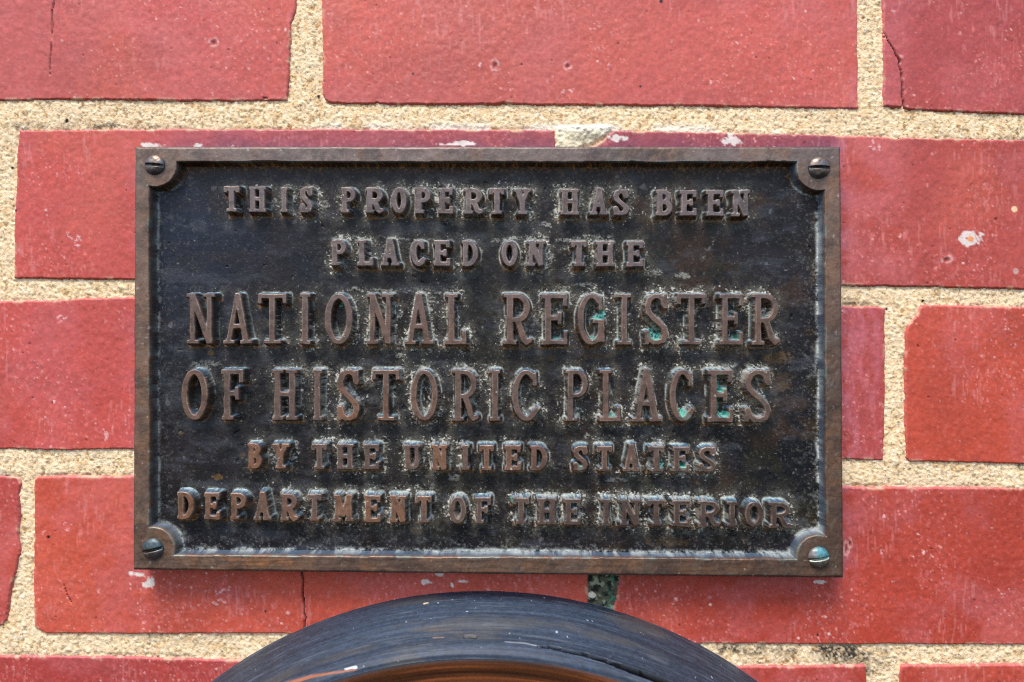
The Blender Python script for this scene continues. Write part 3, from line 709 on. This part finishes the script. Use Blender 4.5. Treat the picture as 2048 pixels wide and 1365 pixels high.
# screws: slotted dome heads in the ears
M_SCREW = surface('tarnished_screw', [(1200, 0.00006, (1, 1, 1))], [(900, 0.7, 1.3, (1, 1, 1))], 0.6)
for k, (x, y, r, ang, rs) in enumerate(SCREWS):
    cx, cz = at(x, y, HT)
    n = 61
    a, b = np.meshgrid(np.linspace(-rs-2, rs+2, n), np.linspace(rs+2, -rs-2, n))
    rad = np.hypot(a, b)
    ca, sa = math.cos(math.radians(-ang)), math.sin(math.radians(-ang))
    v = -a*sa + b*ca
    dome = HT + 11.5*np.sqrt(np.clip(1 - (rad/(rs+0.2))**2, 0, 1)) - 1.0 - 3*np.maximum(rad - rs, 0)
    slot = smooth(3.0, 2.0, np.abs(v + 1.0))
    hh = dome - slot*np.maximum(dome - HT - 2.5, 0)
    hh += (noise(a + 90*k, b, 5, 371) - 0.5)*0.7
    sc = np.broadcast_to(lin(112, 110, 110), a.shape + (3,)).copy()
    sc = mix(sc, lin(120, 94, 70), 0.5*smooth(0.4, 0.7, noise(a + 90*k, b, 9, 372)))
    sc = mix(sc, lin(46, 40, 34), 0.8*slot)
    if k == 2: sc = mix(sc, lin(58, 88, 98), 0.7*smooth(-4, 6, b))
    if k == 3:
        sc = mix(sc, lin(70, 140, 150), 0.85*smooth(-2, 4, b)*smooth(-14, 2, a))
        sc = mix(sc, lin(190, 205, 190), 0.85*smooth(-1.5, -0.4, -np.abs(v + 3.2)))
        sc = mix(sc, lin(80, 110, 70), 0.6*smooth(-6, -10, b)*smooth(0, 6, a))
    ss = tone_surf(a.shape, 0.34 + 0.2*noise(a, b, 6, 373), 0.75 if k < 3 else 0.4, 0.6)
    kv = rad < rs + 1.4
    kq = kv[:-1, :-1] & kv[1:, :-1] & kv[:-1, 1:] & kv[1:, 1:]
    o = grid_object('screw', cx + a, -hh, cz + b, M_SCREW, plaque, kq, sc, ss)
    if k == 3: o['label'] = 'slotted screw head with turquoise corrosion'

# ------------------------------------------------------------------ the round plate below
M_PLATE = surface('brushed_blue_grey_plate', [(900, 0.00004, (1, 1, 1))], [(700, 0.88, 1.12, (1, 1, 1))], 0.5)
(ax_, az_), (bx_, bz_), (cx_, cz_) = at(422, 1365), at(966, 1182), at(1518, 1365)     # three points of its outline on the wall
dd_ = 2*(ax_*(bz_-cz_) + bx_*(cz_-az_) + cx_*(az_-bz_))
CXc = ((ax_**2+az_**2)*(bz_-cz_) + (bx_**2+bz_**2)*(cz_-az_) + (cx_**2+cz_**2)*(az_-bz_))/dd_
CZc = ((ax_**2+az_**2)*(cx_-bx_) + (bx_**2+bz_**2)*(ax_-cx_) + (cx_**2+cz_**2)*(bx_-ax_))/dd_
RAD = math.hypot(ax_-CXc, az_-CZc)
plate = thing('round_plate', 'large dark blue-grey round plate with brushed sloping edge and coppery face under the plaque', 'round plate', (CXc*S, 0, CZc*S))
th = np.radians(np.concatenate([np.arange(-180, -46, 1.5), np.arange(-46, 46, 0.085), np.arange(46, 180.1, 1.5)]))
prof = [(936, -6), (936, 2), (933, 16), (926, 40), (914, 74), (898, 108), (890, 130), (883, 142), (877, 147), (870, 148.5)]
def resample(prof, step):
    P = np.array(prof, float); L = np.r_[0, np.cumsum(np.hypot(*np.diff(P, axis=0).T))]
    t = np.arange(0, L[-1], step); t = np.r_[t, L[-1]]
    return np.interp(t, L, P[:, 0]), np.interp(t, L, P[:, 1])
def lathe(name, prof, step, mat, colour, parent, groove=None):
    r, hh = resample([(q*RAD/936, w) for q, w in prof], step)
    TH, R = np.meshgrid(th, r); _, HH = np.meshgrid(th, hh)
    arc = TH*900.0
    X = R*np.sin(TH); Z = R*np.cos(TH)
    c_, s_, dh = colour(arc, R, HH, X, Z)
    nr = np.gradient(r); nh = np.gradient(hh); ln = np.hypot(nr, nh) + 1e-9
    NR = (nh/ln)[:, None]; NH = (-nr/ln)[:, None]
    Rn = R + NR*dh; HH = HH + NH*dh
    return grid_object(name, Rn*np.sin(TH), -HH, Rn*np.cos(TH), mat, parent, None, c_, s_)

def rim_look(arc, R, HH, X, Z):
    s = np.cumsum(np.r_[0, np.hypot(np.diff(R[:, 0]), np.diff(HH[:, 0]))])[:, None] + 0*R
    ix, iy = img(X + CXc, -HH, Z + CZc)
    lines = fbm(arc*0.02, s, 3.2, 401, 3, 0.7)
    lines2 = fbm(arc*0.012, s*0.6, 9, 402, 3, 0.6)
    c_ = np.broadcast_to(lin(38, 52, 70), R.shape + (3,)).copy()
    c_ = mix(c_, lin(40, 45, 56), 0.8*smooth(200, 420, np.abs(ix - 930)))
    c_ = mix(c_, lin(62, 78, 98), 0.4*smooth(0.5, 0.72, lines))
    c_ = mix(c_, lin(30, 38, 50), 0.4*smooth(0.5, 0.3, lines2))
    gr = fbm(arc*0.5, s, 3.4, 406, 2, 0.8)
    c_ = c_*(0.55 + 0.9*gr)[..., None]
    c_ = mix(c_, lin(74, 72, 68), 0.5*smooth(0.58, 0.75, fbm(arc*0.2, s, 30, 403, 3)))
    c_ = mix(c_, lin(176, 184, 196), 0.8*flecks(arc, s, 17, 0.10, 0.3, 1.8, 404))
    c_ = mix(c_, lin(110, 118, 130), 0.22*smooth(0.64, 0.76, fbm(arc*0.06, s*1.2, 5, 405, 3, 0.7)))
    c_ = mix(c_, lin(140, 148, 160), 0.5*np.exp(-((s - 3)/3.0)**2))
    c_ = mix(c_, lin(150, 92, 62), 0.85*line_mask(ix, iy, [(575,1368),(620,1354),(660,1347),(712,1340)], 4, 1.5, 2.5))
    c_ = mix(c_, lin(200, 206, 206), 0.9*line_mask(ix, iy, [(690,1339),(704,1336),(712,1335)], 1.2, 2.8, 1.5))
    c_ = mix(c_, lin(150, 116, 84), 0.8*line_mask(ix, iy, [(866,1276),(888,1275)], 1.0, 0.8, 1.2))
    c_ = mix(c_, lin(90, 74, 58), 0.5*line_mask(ix, iy, [(860,1262),(885,1261),(925,1266)], 3.0, 1.0, 5))
    c_ = mix(c_, lin(214, 196, 160), 0.9*line_mask(ix, iy, [(848,1208),(856,1206)], 1.6, 1.2, 1.2))
    c_ = mix(c_, lin(150, 156, 164), 0.7*line_mask(ix, iy, [(1010,1284),(1050,1287),(1078,1293)], 0.8, 1.2, 1.5))
    crack = [(1076,1292),(1100,1295),(1130,1301),(1170,1310),(1210,1322),(1250,1336),(1290,1350),(1325,1364),(1370,1386),(1420,1415)]
    g = line_mask(ix, iy + (fbm(ix, iy, 30, 407, 2) - 0.5)*3, crack, 0.8, 6.5, 2.0)
    g2 = line_mask(ix, iy, [(929,1274),(940,1273),(951,1275)], 2.0, 2.6, 1.5)
    dh = (lines - 0.5)*1.0 + (lines2 - 0.5)*1.4 - 22*g - 3*g2
    c_ = mix(c_, lin(9, 8, 8), 0.98*line_mask(ix, iy + (fbm(ix, iy, 30, 407, 2) - 0.5)*3, crack, 1.4, 8.5, 2.0))
    c_ = mix(c_, lin(40, 36, 34), 0.8*g2)
    s_ = tone_surf(R.shape, 0.48 + 0.2*lines2, 0.1, 0.6)
    return c_, s_, dh

def face_look(arc, R, HH, X, Z):
    lines = fbm(arc*0.015, R, 6, 411, 3, 0.65)
    ix, iy = img(X + CXc, -HH, Z + CZc)
    c_ = np.broadcast_to(lin(104, 62, 38), R.shape + (3,)).copy()
    c_ = mix(c_, lin(166, 94, 54), 0.7*smooth(0.55, 0.68, lines))
    c_ = mix(c_, lin(70, 50, 40), 0.8*smooth(0.48, 0.32, lines))
    c_ = mix(c_, lin(92, 92, 96), 0.9*smooth(842, 850, R + 6*(fbm(arc*0.05, R, 20, 412, 2)-0.5)))
    s_ = tone_surf(R.shape, 0.45, 0.4, 0.6)
    dh = (lines - 0.5)*2.0
    return c_, s_, dh

lathe('sloping_rim', prof, 1.8, M_PLATE, rim_look, plate)
lathe('copper_face', [(870, 148.5), (860, 148), (850, 146), (836, 142), (826, 141), (815, 143), (760, 144), (700, 143), (690, 136), (600, 134), (300, 133), (2, 133)], 2.6, M_PLATE, face_look, plate)
